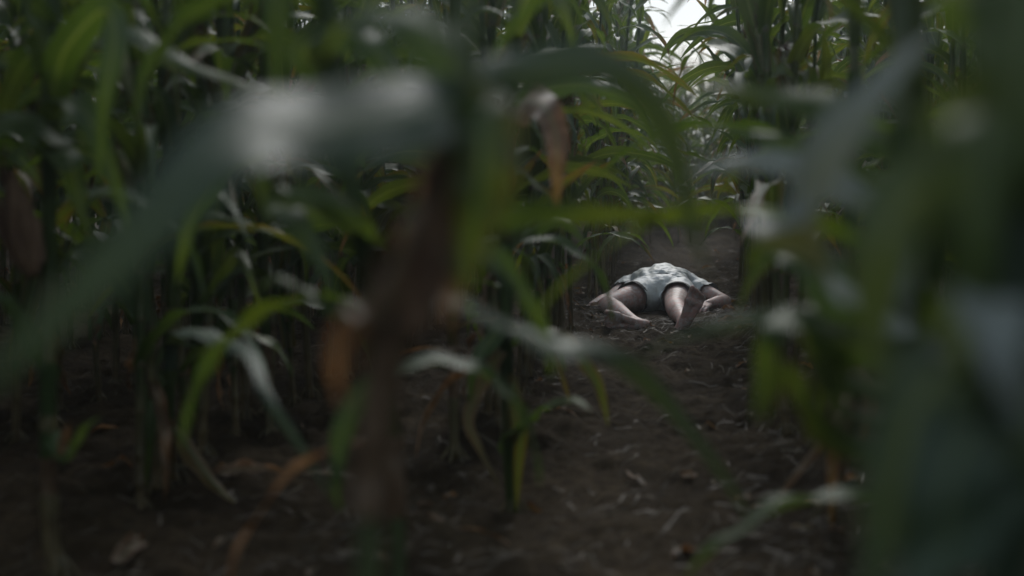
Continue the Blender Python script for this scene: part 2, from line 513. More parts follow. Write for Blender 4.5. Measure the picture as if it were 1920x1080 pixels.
ROWS = [('left', i, -.46 - .75 * i) for i in range(12)] + [('right', i, .50 + .75 * i) for i in range(8)]
ORD = ['first', 'second', 'third', 'fourth', 'fifth', 'sixth', 'seventh', 'eighth', 'ninth', 'tenth', 'eleventh', 'twelfth']
rr = random.Random(11)
spots = []; highs = []
for sd_, i, off in ROWS:
    y = -2.0 + rr.random() * .2
    while y < 34:
        yy = y + rr.uniform(-.05, .05)
        xx = float(path_x(min(yy, 30))) + off + (1 if off > 0 else -1) * .045 * max(0, yy - 10) + rr.uniform(-.05, .05)
        y += rr.uniform(.19, .29) * (.72 if sd_ == 'left' and i in (0, 1, 2) and 3 < y < 9 else 1)
        half = .36 * yy
        inframe = yy > 0 and abs(xx) < half + .45
        if yy < 3.3 and abs(xx) < max(half, 0) + .55 and yy > -.6:
            if abs(xx) > max(half, .25) + .1: highs.append((yy, xx))
            continue      # the plants here are built one by one below
        if abs(xx) < .5 and yy < 3.3: continue
        if sd_ == 'left' and i == 0 and yy < 4.3: continue
        if sd_ == 'left' and i == 0 and 7.1 < yy < 8.4: continue
        if sd_ == 'left' and i == 1 and yy < 3.5: continue
        if sd_ == 'right' and i == 0 and yy < 4.2: continue
        if yy > 15 and (i > 5) : continue
        if abs(xx) > 9: continue
        spots.append((inframe, yy, xx, sd_, i))
# the far end of the path closes with plants, low ones first
for k in range(95):
    yq = 12.8 + 10 * rr.random() ** .8
    spots.append((True, yq, float(path_x(yq)) + rr.uniform(-.9, .9), 'low', 0))
for k in range(70):
    spots.append((True, rr.uniform(23, 31), rr.uniform(-1, 6.5), 'end', 0))
vis = sorted([s for s in spots if s[0]], key=lambda s: s[1] + .8 * s[4] - (8 if s[3] == 'low' else 0))
ind, rest = vis[:270], vis[270:] + [s for s in spots if not s[0]]
cnt = {}
for inf, yy, xx, sd_, i in ind:
    det = yy < 6.2 and i < 4
    pr = (near_protos if det else far_protos)[rr.randrange(8)][0]
    if i == 0 and yy < (8.3 if sd_ == 'left' else 9) and sd_ in ('left', 'right'): pr = (mid_protos if sd_ == 'left' else bare_protos)[rr.randrange(4)][0]
    z = float(ground_z(xx, yy)) - .01
    sc_ = rr.uniform(.42, .55) + .052 * (yy - 13) if sd_ == 'low' else rr.choice((.8, .88, .95, 1, 1.04, 1.08, 1.12))
    rz_ = rr.uniform(0, 6.28)
    if i == 0 and sd_ in ('left', 'right'): rz_ = math.pi * rr.choice((.5, 1.5)) + rr.gauss(0, .45)
    o = place(pr, (xx, yy, z), rz_, sc_, (rr.gauss(0, .055), rr.gauss(0, .055)))
    key = (sd_, i); cnt[key] = cnt.get(key, 0) + 1
    c = cnt[key]
    if sd_ == 'low': lab = 'short corn plant among those closing the path far behind the person'
    elif sd_ == 'end': lab = 'tall corn plant among those at the far end of the path'
    elif c <= 12:
        lab = 'corn plant, %s from the front in the %s row %s of the path' % (ORD[c - 1], ORD[i], sd_)
    else:
        lab = 'corn plant at the far end of the %s row %s of the path' % (ORD[i], sd_)
    tag(o, lab, 'corn plant', 'short corn plants closing the far path' if sd_ == 'low' else 'corn plants at the far end of the path' if sd_ == 'end' else 'corn plants in the %s row %s of the path' % (ORD[i], sd_))
mb = MB()
for inf, yy, xx, sd_, i in rest:
    raw = far_protos[rr.randrange(len(far_protos))][1]
    s = rr.uniform(.42, .55) + .052 * (yy - 13) if sd_ == 'low' else rr.uniform(.92, 1.1)
    Mx = Matrix.Translation((xx, yy, float(ground_z(xx, yy)) - .01)) @ Matrix.Rotation(rr.uniform(0, 6.28), 4, 'Z') @ Matrix.Scale(s, 4)
    mb.add(raw, np.array(Mx))
for yy, xx in highs:
    mb.add(high_protos[rr.randrange(4)][1], np.array(Matrix.Translation((xx, yy, float(ground_z(xx, yy)) - .01)) @ Matrix.Rotation(rr.uniform(0, 6.28), 4, 'Z')))
tag(mb.obj('corn_field', PLANT_MATS), 'mass of tall green corn filling the field behind the nearer rows', 'corn field', kind='stuff')

# ------------------------------------------------------------ near plants built leaf by leaf
hr = np.random.default_rng(77)
class Hero:
    def __init__(s, label, pts, r0=.015, r1=.009, dry0=.5):
        """pts: the stalk from the ground up"""
        pts = [np.array(p, float) for p in pts]
        s.C, s.L = spline(pts, 60)
        s.base = s.C[0].copy()
        s.root = empty('corn_plant', tuple(s.base))
        tag(s.root, label, 'corn plant', 'corn plants close in front')
        tt = np.linspace(0, 1, 60); rad = r0 + (r1 - r0) * tt
        ring = (np.abs(((tt * s.L / .17) % 1) - .5) > .44)
        rad = rad * np.where(ring, 1.2, 1.0)
        dry = np.clip(dry0 - tt * 1.2, .05, 1)
        mb = MB(); tube(mb, s.C - s.base, rad, 12, np.concatenate([dry[:1], dry, dry[-1:]]), 1)
        for a in np.linspace(0, 6.28, 8)[:-1]:
            e = np.array([math.cos(a) * .055, math.sin(a) * .055, -.02])
            tube(mb, spline([(0, 0, .06), e * .6 + [0, 0, .03], e], 6)[0], .003, 5, .6, 1)
        mb.obj('stalk', PLANT_MATS, s.root)
    def at(s, z):
        k = int(np.argmin(np.abs(s.C[:, 2] - z))); return s.C[k]
    def leaf(s, pts, W, roll=0.0, roll1=None, dry=0.0, fold=.25, wave=.10, tipdry=0.0, label=None, join=True, base=.75, wavek=None, under=False, deep=False):
        """pts: world points; roll turns the blade away from facing the lens (degrees), from base to tip"""
        pts = [np.array(p, float) for p in pts]
        if join:
            a = s.at(pts[0][2] - .03); pts = [a] + pts
        C, L = spline(pts, 34)
        T = unit(np.gradient(C, axis=0))
        view = unit(C - np.array([0, 0, CAM_H]))
        rl = (R(roll) + (R(roll1 if roll1 is not None else roll) - R(roll)) * np.linspace(0, 1, 34))[:, None]
        nn = -view * np.cos(rl) + np.array([0, 0, 1.]) * np.sin(rl)      # which way the upper face looks
        sv = unit(np.cross(T, nn))
        mb = MB(); ribbon(mb, C - s.base, sv, W, hr, fold, wave, dry, 7, base, tipdry=tipdry, wavek=wavek)
        if join:
            k = int(np.argmin(np.linalg.norm(s.C - pts[0], axis=1))); k0 = max(0, k - 5)
            seg = s.C[k0:k + 2] - s.base
            tube(mb, seg, np.linspace(.016, .0185, len(seg)), 9, max(dry, .05), 0, cap=False)
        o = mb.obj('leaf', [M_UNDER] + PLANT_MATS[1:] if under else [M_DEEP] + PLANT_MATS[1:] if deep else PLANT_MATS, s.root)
        if label: o['label'] = label
        return o
    def rand(s, z, az, L=.7, W=.075, e0=60, e1=-60, dry=0.0, pw=1.1, drift=0., tw=.5):
        b = s.at(z)
        C, hz, d = arch(b, R(az), L, R(e0), R(e1), hr, 26, pw, drift)
        t = np.linspace(0, 1, 26) ** 1.3 * tw; N = np.cross(d, hz)
        sv = hz * np.cos(t)[:, None] + N * np.sin(t)[:, None]
        mb = MB(); ribbon(mb, C - s.base, sv, W * (.6 if dry > .5 else 1), hr, .6 if dry > .5 else .3, .2 if dry > .5 else .12, dry, 6)
        k = int(np.argmin(np.linalg.norm(s.C - b, axis=1))); k0 = max(0, k - 4)
        tube(mb, s.C[k0:k + 2] - s.base, np.linspace(.015, .0175, len(s.C[k0:k + 2])), 9, max(dry, .05), 0, cap=False)
        return mb.obj('leaf', PLANT_MATS, s.root)
    def ear(s, p, d, L=.22, r=.028, material=None, label=None):
        p = np.array(p, float); d = unit(np.array(d, float)[None])[0]
        tt = np.linspace(0, 1, 12)
        rr_ = np.interp(tt, [0, .1, .4, .75, 1], [.4, .8, 1, .75, .15]) * r
        mb = MB(); tube(mb, p - s.base + tt[:, None] * L * d, rr_, 12, .2, 0)
        for q in range(5):
            a2 = hr.uniform(0, 6.28); hz = np.array([math.cos(a2), math.sin(a2), 0])
            C = spline([p + d * L * .15 + hz * r * .8, p + d * L * .6 + hz * r * 1.1, p + d * L * 1.12 + hz * hr.uniform(.02, .06)], 9)[0] - s.base
            ribbon(mb, C, np.tile(np.cross(hz, d), (9, 1)), .045, hr, .5, .08, .5, 3)
        o = mb.obj('ear', [material or M_HUSK], s.root)
        if label: o['label'] = label
        mb = MB()
        for q in range(14):
            e = p + d * L * .97 - s.base
            q1 = e + d * .03 + hr.normal(0, .012, 3); q2 = q1 + d * .01 + hr.normal(0, .02, 3) + [0, 0, -.03]
            tube(mb, spline([e, q1, q2], 6)[0], .002, 4)
        mb.obj('silk', M_SILK, o)

def G(px, D, py=None):
    """a point of the ground D metres ahead under pixel column px"""
    x = (px - 960) / F_PX * D
    return np.array([x, D, float(ground_z(x, D))])

# --- the stalk that fills the left edge of the path, leaning, close to the lens
D = 1.3
h = Hero('leaning corn plant close in front, left of the path, with brown husks at mid height',
         [G(690, 1.28), P(692, 1080, 1.28), P(712, 760, 1.29), P(760, 520, 1.3), P(845, 300, 1.32), P(875, 120, 1.33), P(890, -300, 1.36), P(900, -1400, 1.4)], .0115, .009, .0)
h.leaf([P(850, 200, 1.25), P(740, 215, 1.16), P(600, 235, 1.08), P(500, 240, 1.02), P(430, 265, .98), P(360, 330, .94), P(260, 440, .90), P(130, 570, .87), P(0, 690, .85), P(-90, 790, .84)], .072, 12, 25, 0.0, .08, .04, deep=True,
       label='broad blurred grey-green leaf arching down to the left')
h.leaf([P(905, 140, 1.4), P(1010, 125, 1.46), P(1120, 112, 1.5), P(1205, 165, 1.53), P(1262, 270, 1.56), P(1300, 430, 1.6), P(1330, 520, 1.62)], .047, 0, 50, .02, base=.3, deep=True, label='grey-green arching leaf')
h.leaf([P(880, 200, 1.28), P(905, 260, 1.25), P(900, 350, 1.24), P(880, 470, 1.25), P(870, 560, 1.25)], .075, 25, 50, .26)
h.leaf([P(830, 300, 1.30), P(790, 420, 1.28), P(730, 520, 1.27), P(690, 620, 1.26), P(660, 690, 1.26)], .045, 30, 50, .9, .55, .2, label='dried brown leaf hanging along the stalk')
h.leaf([P(850, 330, 1.32), P(835, 420, 1.30), P(800, 520, 1.29), P(770, 640, 1.29)], .055, 40, 10, .5, .5, .2, label='dried brown leaf hanging along the stalk')
h.leaf([P(820, 420, 1.34), P(900, 415, 1.5), P(1000, 408, 1.75), P(1085, 402, 1.9), P(1200, 405, 2.0), P(1290, 415, 2.1), P(1350, 432, 2.15)], .050, -12, -15, .16)
h.leaf([P(760, 560, 1.33), P(860, 560, 1.5), P(980, 620, 1.7), P(1050, 650, 1.8), P(1110, 650, 1.84), P(1190, 690, 1.88), P(1250, 750, 1.9), P(1320, 840, 1.9), P(1375, 920, 1.9), P(1420, 1000, 1.9)], .055, 40, 30, .02, deep=True)
h.leaf([P(860, 160, 1.32), P(800, 60, 1.35), P(720, 20, 1.4), P(640, 40, 1.45), P(600, 120, 1.5)], .06, 30, 60, .0)
h.ear(P(735, 660, 1.30), P(790, 440, 1.30) - P(735, 660, 1.30), .15, .022, M_DHUSK, 'ear in a dried dark brown husk')
h.leaf([P(745, 610, 1.3), P(690, 600, 1.26), P(650, 620, 1.24), P(630, 680, 1.24), P(640, 760, 1.25)], .04, 20, -30, 1.3, .6, .35, label='ragged brown dead leaf')
h.leaf([P(780, 500, 1.3), P(830, 470, 1.27), P(850, 520, 1.26), P(835, 620, 1.26)], .035, 0, 30, 1.2, .6, .35, label='ragged brown dead leaf')

# --- the plant at the far left edge of the photograph
h2 = Hero('upright corn plant at the left edge with a brown ear hanging at its side',
          [G(95, 2.9), P(95, 1000, 2.9), P(90, 700, 2.9), P(92, 400, 2.9), P(95, 150, 2.92), P(105, -200, 2.95), P(110, -700, 3.0)], .017, .010, .7)
h2.leaf([P(100, 250, 2.85), P(60, 225, 2.8), P(0, 235, 2.75), P(-90, 290, 2.7)], .075, 55, 20, .0)
h2.leaf([P(105, 150, 2.8), P(125, 90, 2.7), P(190, 20, 2.65), P(215, 60, 2.6), P(200, 170, 2.55), P(188, 280, 2.55), P(185, 360, 2.55)], .068, 15, -10, .0)
h2.leaf([P(95, 130, 2.9), P(70, 60, 2.85), P(50, 0, 2.8), P(30, -60, 2.8)], .065, 30, 60, .0)
h2.leaf([P(98, 180, 2.9), P(150, 100, 2.9), P(240, 60, 2.8), P(330, 110, 2.7), P(420, 145, 2.65), P(520, 180, 2.6)], .065, 35, 60, .22)
h2.leaf([P(95, 270, 2.88), P(130, 300, 2.8), P(145, 360, 2.8), P(170, 450, 2.8)], .06, 20, 60, .05)
h2.leaf([P(90, 800, 2.9), P(120, 850, 2.85), P(160, 800, 2.8), P(190, 780, 2.8)], .04, 40, 20, .0)
h2.leaf([P(88, 860, 2.9), P(112, 840, 2.85), P(128, 800, 2.84), P(132, 790, 2.82)], .035, 10, 40, .75)
h2.leaf([P(92, 690, 2.9), P(60, 640, 2.85), P(10, 560, 2.8), P(-60, 560, 2.8)], .05, 30, 40, .02)
h2.ear(P(62, 520, 2.86), P(15, 350, 2.86) - P(62, 520, 2.86), .20, .03, M_DHUSK, 'ear in a dark red-brown husk')

for z, az, e0, L in ((.95, 300, 70, .6), (1.05, 120, 70, .62), (1.14, 250, 72, .62), (1.22, 60, 70, .6), (.78, 30, 60, .5), (.86, 200, 65, .5)):
    h2.rand(z, az, L, .062, e0, -86, .05, .6, .4, 1.4)

# --- thin plants on bare soil, lower left
h3 = Hero('thin corn plant standing on bare soil at lower left beside a fallen orange leaf',
          [G(312, 3.75), P(314, 800, 3.75), P(322, 600, 3.75), P(320, 300, 3.78), P(310, 0, 3.8), P(310, -500, 3.85)], .013, .009, .7)
h3.leaf([P(325, 640, 3.6), P(350, 615, 3.1), P(410, 635, 2.7), P(470, 665, 2.45), P(500, 740, 2.3), P(560, 830, 2.25), P(605, 905, 2.2), P(640, 960, 2.2)], .060, 40, 20, .02, deep=True, label='pale twisted leaf curling down to the right')
h3.leaf([P(318, 800, 3.74), P(345, 830, 3.7), P(380, 880, 3.65), P(420, 925, 3.6), P(455, 950, 3.55)], .052, 30, 60, .42, .4, label='orange-brown withered leaf drooping to the soil')
h3.leaf([P(316, 430, 3.75), P(350, 400, 3.7), P(430, 410, 3.6), P(520, 440, 3.5)], .06, 50, 60, .05)
h3.leaf([P(316, 700, 3.75), P(290, 720, 3.7), P(278, 800, 3.6), P(275, 920, 3.6)], .05, 20, 50, .0)
h3.leaf([P(318, 260, 3.75), P(300, 180, 3.7), P(250, 160, 3.6), P(215, 230, 3.6)], .06, 20, 60, .0)
for z, az, e0 in ((.9, 40, 55), (1.2, 215, 60), (1.45, 30, 65), (1.65, 200, 60)):
    h3.rand(z, az, .65, .07, e0, -70)
h4 = Hero('dark slim corn plant just behind the thin plant at lower left',
          [G(372, 4.05), P(368, 700, 4.05), P(372, 400, 4.05), P(380, 100, 4.08), P(385, -500, 4.1)], .014, .010, .8)
h4.leaf([P(370, 650, 4.0), P(340, 640, 3.9), P(310, 650, 3.85), P(290, 700, 3.8)], .05, 40, 50, .0)
h4.leaf([P(372, 560, 4.0), P(420, 500, 3.9), P(445, 470, 3.9), P(470, 520, 3.8), P(500, 600, 3.8)], .05, 20, 60, .1)
for z, az, e0 in ((.55, 80, 60), (.65, 250, 60), (.9, 60, 65), (1.1, 200, 70), (.75, 300, 55), (1.0, 150, 60), (1.3, 320, 60), (1.5, 140, 65), (1.7, 330, 60)):
    h4.rand(z, az, .7, .075, e0, -60)

# --- plant behind and right of the leaning one: broad blades at the top centre left
h5 = Hero('tall corn plant whose broad dark leaf hangs at the top left of the centre',
          [G(745, 2.3), P(742, 900, 2.3), P(705, 600, 2.3), P(650, 300, 2.32), P(610, 0, 2.35), P(610, -500, 2.4)], .012, .009, .1)
h5.leaf([P(590, -180, 2.2), P(560, -230, 2.05), P(520, -150, 1.95), P(520, 0, 1.9), P(518, 120, 1.9), P(522, 210, 1.9)], .10, 5, -10, .0, label='broad dark green hanging leaf')
h5.leaf([P(675, 420, 2.25), P(600, 370, 2.2), P(530, 360, 2.15), P(505, 320, 2.1), P(490, 350, 2.1), P(510, 430, 2.1)], .05, 15, 40, .20)
h5.leaf([P(676, 430, 2.3), P(620, 390, 2.3), P(530, 385, 2.3), P(545, 400, 2.2), P(590, 470, 2.15), P(630, 560, 2.1)], .065, 30, 20, .0)
h5.leaf([P(700, 620, 2.3), P(600, 560, 2.25), P(520, 520, 2.2), P(480, 545, 2.2)], .05, 50, 50, .1)
h5.leaf([P(715, 700, 2.3), P(650, 780, 2.25), P(630, 900, 2.2), P(640, 960, 2.2)], .045, 30, 60, .1)
h5.leaf([P(570, 100, 2.3), P(620, 60, 2.3), P(690, 80, 2.25), P(740, 150, 2.2), P(760, 250, 2.2)], .07, 40, 20, .0)

for z, az, e0, dr in ((.42, 210, 40, 1.0), (.52, 30, 55, .02), (.62, 190, 60, .05), (.74, 340, 65, .0), (.86, 160, 65, .05), (.98, 20, 70, .0), (1.1, 200, 70, .0)):
    h5.rand(z, az, .46, .058, e0, -86, dr, .6, .3, 1.4)

# --- upright plant at the left edge of the path, in the middle of the picture
h6 = Hero('corn plant left of the path with a withered pink and orange leaf hanging',
          [G(962, 3.6), P(958, 900, 3.6), P(950, 700, 3.6), P(950, 420, 3.6), P(958, 200, 3.62), P(968, -50, 3.65), P(975, -500, 3.7)], .014, .010, .7)
h6.leaf([P(958, 215, 3.5), P(985, 190, 3.3), P(1020, 200, 3.1), P(1040, 240, 3.05), P(1045, 300, 3.0), P(1043, 400, 3.0)], .115, 20, 0, .95, .3, .15, tipdry=-.5, label='withered pinkish leaf with an orange tip')
h6.leaf([P(965, 180, 3.55), P(1020, 168, 3.48), P(1090, 160, 3.45), P(1130, 168, 3.42), P(1190, 200, 3.4), P(1230, 270, 3.4)], .05, 35, 15, .0)
h6.leaf([P(960, 120, 3.6), P(1000, 96, 3.5), P(1080, 84, 3.5), P(1170, 82, 3.5)], .045, 75, 60, .0)
h6.leaf([P(955, 330, 3.6), P(940, 260, 3.5), P(925, 210, 3.4), P(915, 230, 3.4), P(905, 330, 3.4)], .05, 30, 60, .3)
h6.leaf([P(950, 820, 3.6), P(985, 785, 3.4), P(1030, 755, 3.2), P(1075, 748, 3.1), P(1110, 770, 3.0)], .065, 40, 45, .0)
h6.leaf([P(950, 600, 3.6), P(920, 640, 3.55), P(890, 680, 3.5), P(880, 760, 3.5)], .05, 20, 50, .0)
h6.leaf([P(950, 700, 3.6), P(975, 790, 3.55), P(972, 880, 3.55), P(968, 960, 3.55)], .045, 30, 70, .3)
h6.leaf([P(950, 640, 3.6), P(880, 770, 3.5), P(900, 840, 3.45), P(940, 920, 3.4)], .04, 50, 70, .45)
h6.leaf([P(950, 470, 3.6), P(1000, 430, 3.5), P(1060, 420, 3.45), P(1110, 470, 3.4)], .05, 50, 30, .02)
h6.leaf([P(955, 640, 3.6), P(1000, 610, 3.5), P(1040, 640, 3.4), P(1060, 700, 3.4)], .045, 30, 20, .0)
for z, az, e0, dr in ((.35, 150, 30, .9), (.45, 330, 45, .3), (.55, 170, 55, .05), (.66, 10, 60, .05), (.8, 200, 65, .1)):
    h6.rand(z, az, .42, .055, e0, -86, dr, .6, .3, 1.4)
h6.leaf([P(962, 60, 3.6), P(1010, -30, 3.6), P(1060, 20, 3.5), P(1080, 120, 3.5)], .06, 30, 60, .05)

# --- leaf that rises in front of the path from a short plant low in the frame
h7 = Hero('near corn plant right of the path with a broad grey leaf rising to a point',
          [G(1720, 1.75), P(1720, 1180, 1.75), P(1710, 900, 1.75), P(1690, 640, 1.75), P(1690, 300, 1.78), P(1690, -100, 1.8), P(1690, -700, 1.85)], .015, .010, .5)
h7.leaf([P(1575, 760, 1.74), P(1500, 640, 1.72), P(1380, 640, 1.72), P(1240, 730, 1.75), P(1310, 820, 1.75), P(1370, 900, 1.75), P(1420, 985, 1.75)][:1] +
        [P(1520, 600, 1.75), P(1440, 590, 1.78), P(1340, 612, 1.8), P(1240, 645, 1.85), P(1180, 680, 1.9)], .036, 60, 40, .20, label='narrow leaf edged with yellow')
h7.leaf([P(1575, 700, 1.76), P(1545, 585, 1.8), P(1450, 590, 1.85), P(1370, 600, 1.9), P(1290, 608, 1.9)], .048, 60, 60, .0)
h7.leaf([P(1572, 560, 1.75), P(1530, 480, 1.8), P(1480, 450, 1.85), P(1420, 470, 1.9), P(1400, 520, 1.95)], .06, 30, 20, .0)
h7.leaf([P(1570, 820, 1.75), P(1520, 760, 1.7), P(1480, 700, 1.7), P(1460, 700, 1.7), P(1430, 800, 1.7)], .05, 40, 10, .22)
h7.leaf([P(1572, 640, 1.75), P(1500, 600, 1.7), P(1450, 620, 1.65), P(1430, 700, 1.65), P(1415, 790, 1.65)], .055, 20, 50, .1)
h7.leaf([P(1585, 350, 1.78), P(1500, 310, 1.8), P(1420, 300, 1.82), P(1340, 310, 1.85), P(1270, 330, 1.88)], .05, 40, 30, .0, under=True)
h7.leaf([P(1590, 240, 1.8), P(1540, 190, 1.85), P(1450, 180, 1.9), P(1370, 165, 1.95), P(1300, 160, 2.0)], .055, 40, 30, .02)

h8 = Hero('corn plant right of the path in front of the broken dried one',
          [G(1770, 2.25), P(1770, 1100, 2.25), P(1750, 850, 2.27), P(1740, 600, 2.3), P(1730, 300, 2.3), P(1540, -600, 2.35)], .012, .008, .6)
h8.leaf([P(1620, 560, 2.3), P(1500, 500, 2.35), P(1450, 480, 2.4), P(1410, 520, 2.4), P(1380, 590, 2.4)], .045, 30, 40, .22)
h8.leaf([P(1612, 330, 2.3), P(1480, 270, 2.32), P(1400, 250, 2.35), P(1330, 240, 2.4)], .055, 40, 30, .0)

# --- bent and broken plant lower right
h9 = Hero('dried broken corn plant at lower right with orange-brown leaves hanging to the soil',
          [G(1565, 3.35), P(1572, 900, 3.35), P(1600, 730, 3.35), P(1590, 500, 3.38), P(1600, 200, 3.4), P(1610, -500, 3.45)], .015, .009, .9)
h9.leaf([P(1598, 740, 3.3), P(1575, 800, 3.2), P(1560, 880, 3.2), P(1560, 1000, 3.2)], .05, 10, 50, .62, .5, label='orange-brown hanging leaf')
h9.leaf([P(1595, 720, 3.35), P(1560, 800, 3.3), P(1500, 880, 3.25), P(1430, 965, 3.2)], .032, 30, 50, .8, .5)
h9.leaf([P(1600, 690, 3.3), P(1630, 740, 3.25), P(1620, 800, 3.2), P(1600, 860, 3.2)], .045, 20, 60, .7, .5)
h9.leaf([P(1598, 600, 3.35), P(1560, 650, 3.3), P(1540, 740, 3.3), P(1545, 800, 3.3)], .045, 30, 50, .15)
for z, az, e0 in ((.8, 170, 50), (1.05, 350, 60), (1.3, 185, 60), (1.55, 10, 60), (1.75, 175, 65)):
    h9.rand(z, az, .7, .08, e0, -50)

# --- the big plant at the right edge, nearly against the lens
h10 = Hero('largest and nearest corn plant, its dark blurred leaves filling the right edge',
           [G(1900, .98), P(1890, 1080, .98), P(1880, 800, .98), P(1900, 500, .99), P(1880, 200, 1.0), P(1860, -400, 1.02), P(1850, -1500, 1.05)], .018, .012, .3)
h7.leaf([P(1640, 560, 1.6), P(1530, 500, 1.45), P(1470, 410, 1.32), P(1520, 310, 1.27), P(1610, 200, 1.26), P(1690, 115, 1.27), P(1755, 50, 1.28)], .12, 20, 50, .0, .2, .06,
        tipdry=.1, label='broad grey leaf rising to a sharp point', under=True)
h10.leaf([P(1885, 340, .99), P(1855, 230, .96), P(1825, 280, .93), P(1815, 400, .9), P(1815, 540, .9), P(1800, 700, .9)], .07, -10, 0, .14)
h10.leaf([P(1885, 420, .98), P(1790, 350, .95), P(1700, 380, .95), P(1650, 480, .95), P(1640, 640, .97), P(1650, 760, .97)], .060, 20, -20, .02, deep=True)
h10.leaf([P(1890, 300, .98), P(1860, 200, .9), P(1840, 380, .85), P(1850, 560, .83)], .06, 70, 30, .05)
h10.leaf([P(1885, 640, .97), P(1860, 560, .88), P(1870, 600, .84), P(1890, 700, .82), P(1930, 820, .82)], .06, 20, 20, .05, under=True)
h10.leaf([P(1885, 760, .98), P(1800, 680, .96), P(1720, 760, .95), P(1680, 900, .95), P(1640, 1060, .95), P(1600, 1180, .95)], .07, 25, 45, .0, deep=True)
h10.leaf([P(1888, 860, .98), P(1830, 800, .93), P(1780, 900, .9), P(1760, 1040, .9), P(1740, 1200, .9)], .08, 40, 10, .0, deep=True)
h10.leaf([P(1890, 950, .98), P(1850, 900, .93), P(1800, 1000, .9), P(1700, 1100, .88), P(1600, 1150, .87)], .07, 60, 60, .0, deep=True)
h10.leaf([P(1872, -20, 1.0), P(1930, -80, .95), P(1930, 60, .9), P(1910, 220, .88), P(1900, 380, .87)], .10, -10, -20, .0)

h10.leaf([P(1895, 90, .98), P(1850, 20, 1.1), P(1900, 60, 1.2), P(1915, 200, 1.25), P(1905, 360, 1.25)], .07, -10, 10, .0)
h10.leaf([P(1890, 620, .98), P(1820, 560, 1.0), P(1745, 640, 1.05), P(1690, 760, 1.08), P(1660, 900, 1.1)], .05, 10, 50, .02)
h11 = Hero('corn plant behind the large one at the right edge, stem in deep shade',
           [G(1740, 2.1), P(1735, 900, 2.1), P(1725, 600, 2.1), P(1720, 300, 2.12), P(1700, -600, 2.2)], .016, .010, .5)
for z, az, e0, L in ((.35, 200, 30, .5), (.5, 20, 45, .6), (.68, 190, 50, .7), (.85, 350, 55, .75), (1.0, 170, 60, .8), (1.15, 15, 60, .8), (1.32, 200, 60, .8), (1.5, 355, 60, .75)):
    h11.rand(z, az, L, .08, e0, -60)
h13 = Hero('slim corn plant with many low hanging leaves between the leaning plant and the left edge',
           [G(500, 4.4), P(500, 700, 4.4), P(492, 400, 4.4), P(495, 100, 4.42), P(490, -450, 4.5)], .014, .009, .6)
for z, az, e0, dr in ((.3, 200, 30, .9), (.4, 20, 45, .1), (.5, 250, 55, .02), (.6, 70, 60, .2), (.7, 200, 60, .02), (.8, 10, 65, .02), (.9, 160, 65, .1), (1.0, 330, 68, .0), (1.12, 200, 70, .0), (1.24, 30, 70, .0), (1.38, 220, 70, .0), (1.55, 20, 70, .0)):
    h13.rand(z, az, .5, .06, e0, -84, dr, .7, .4, 1.3)
h14 = Hero('slim corn plant with low hanging leaves left of the plant with the pink withered leaf',
           [G(850, 4.1), P(850, 700, 4.1), P(846, 400, 4.1), P(850, 100, 4.12), P(860, -450, 4.2)], .014, .009, .6)
for z, az, e0, dr in ((.3, 160, 30, .9), (.38, 350, 45, .4), (.5, 190, 55, .02), (.6, 30, 60, .1), (.7, 220, 60, .02), (.8, 10, 65, .3), (.9, 160, 65, .0), (1.0, 330, 68, .0), (1.12, 200, 70, .0), (1.24, 30, 70, .0), (1.4, 220, 70, .0)):
    h14.rand(z, az, .48, .058, e0, -84, dr, .7, .4, 1.3)
h12 = Hero('corn plant at the right edge between the shaded stems, leaves drooping',
           [G(1880, 2.9), P(1860, 800, 2.9), P(1850, 400, 2.92), P(1840, -500, 3.0)], .016, .010, .5)
for z, az, e0, L in ((.4, 100, 30, .5), (.6, 250, 45, .6), (.8, 190, 50, .7), (1.0, 350, 55, .75), (1.15, 170, 60, .8), (1.3, 15, 60, .8), (1.5, 200, 60, .8)):
    h12.rand(z, az, L, .08, e0, -60)

# upper leaves of the near plants, over the lens and out of the picture, which shade the ground in front
for q, hh in enumerate((h, h2, h3, h4, h5, h6, h8, h9, h12)):
    z = CAM_H + .175 * float(hh.base[1]) + .25; k = 0
    while z < hh.C[-1][2] - .02 or k < 4:
        if z > hh.C[-1][2]: break
        hh.rand(z, hr.uniform(0, 360) if k % 2 == 0 else az_ + 180 + hr.uniform(-30, 30), hr.uniform(.6, .85), hr.uniform(.07, .09), hr.uniform(48, 70), hr.uniform(-15, 15))
        az_ = hr.uniform(0, 360); z += .12; k += 1

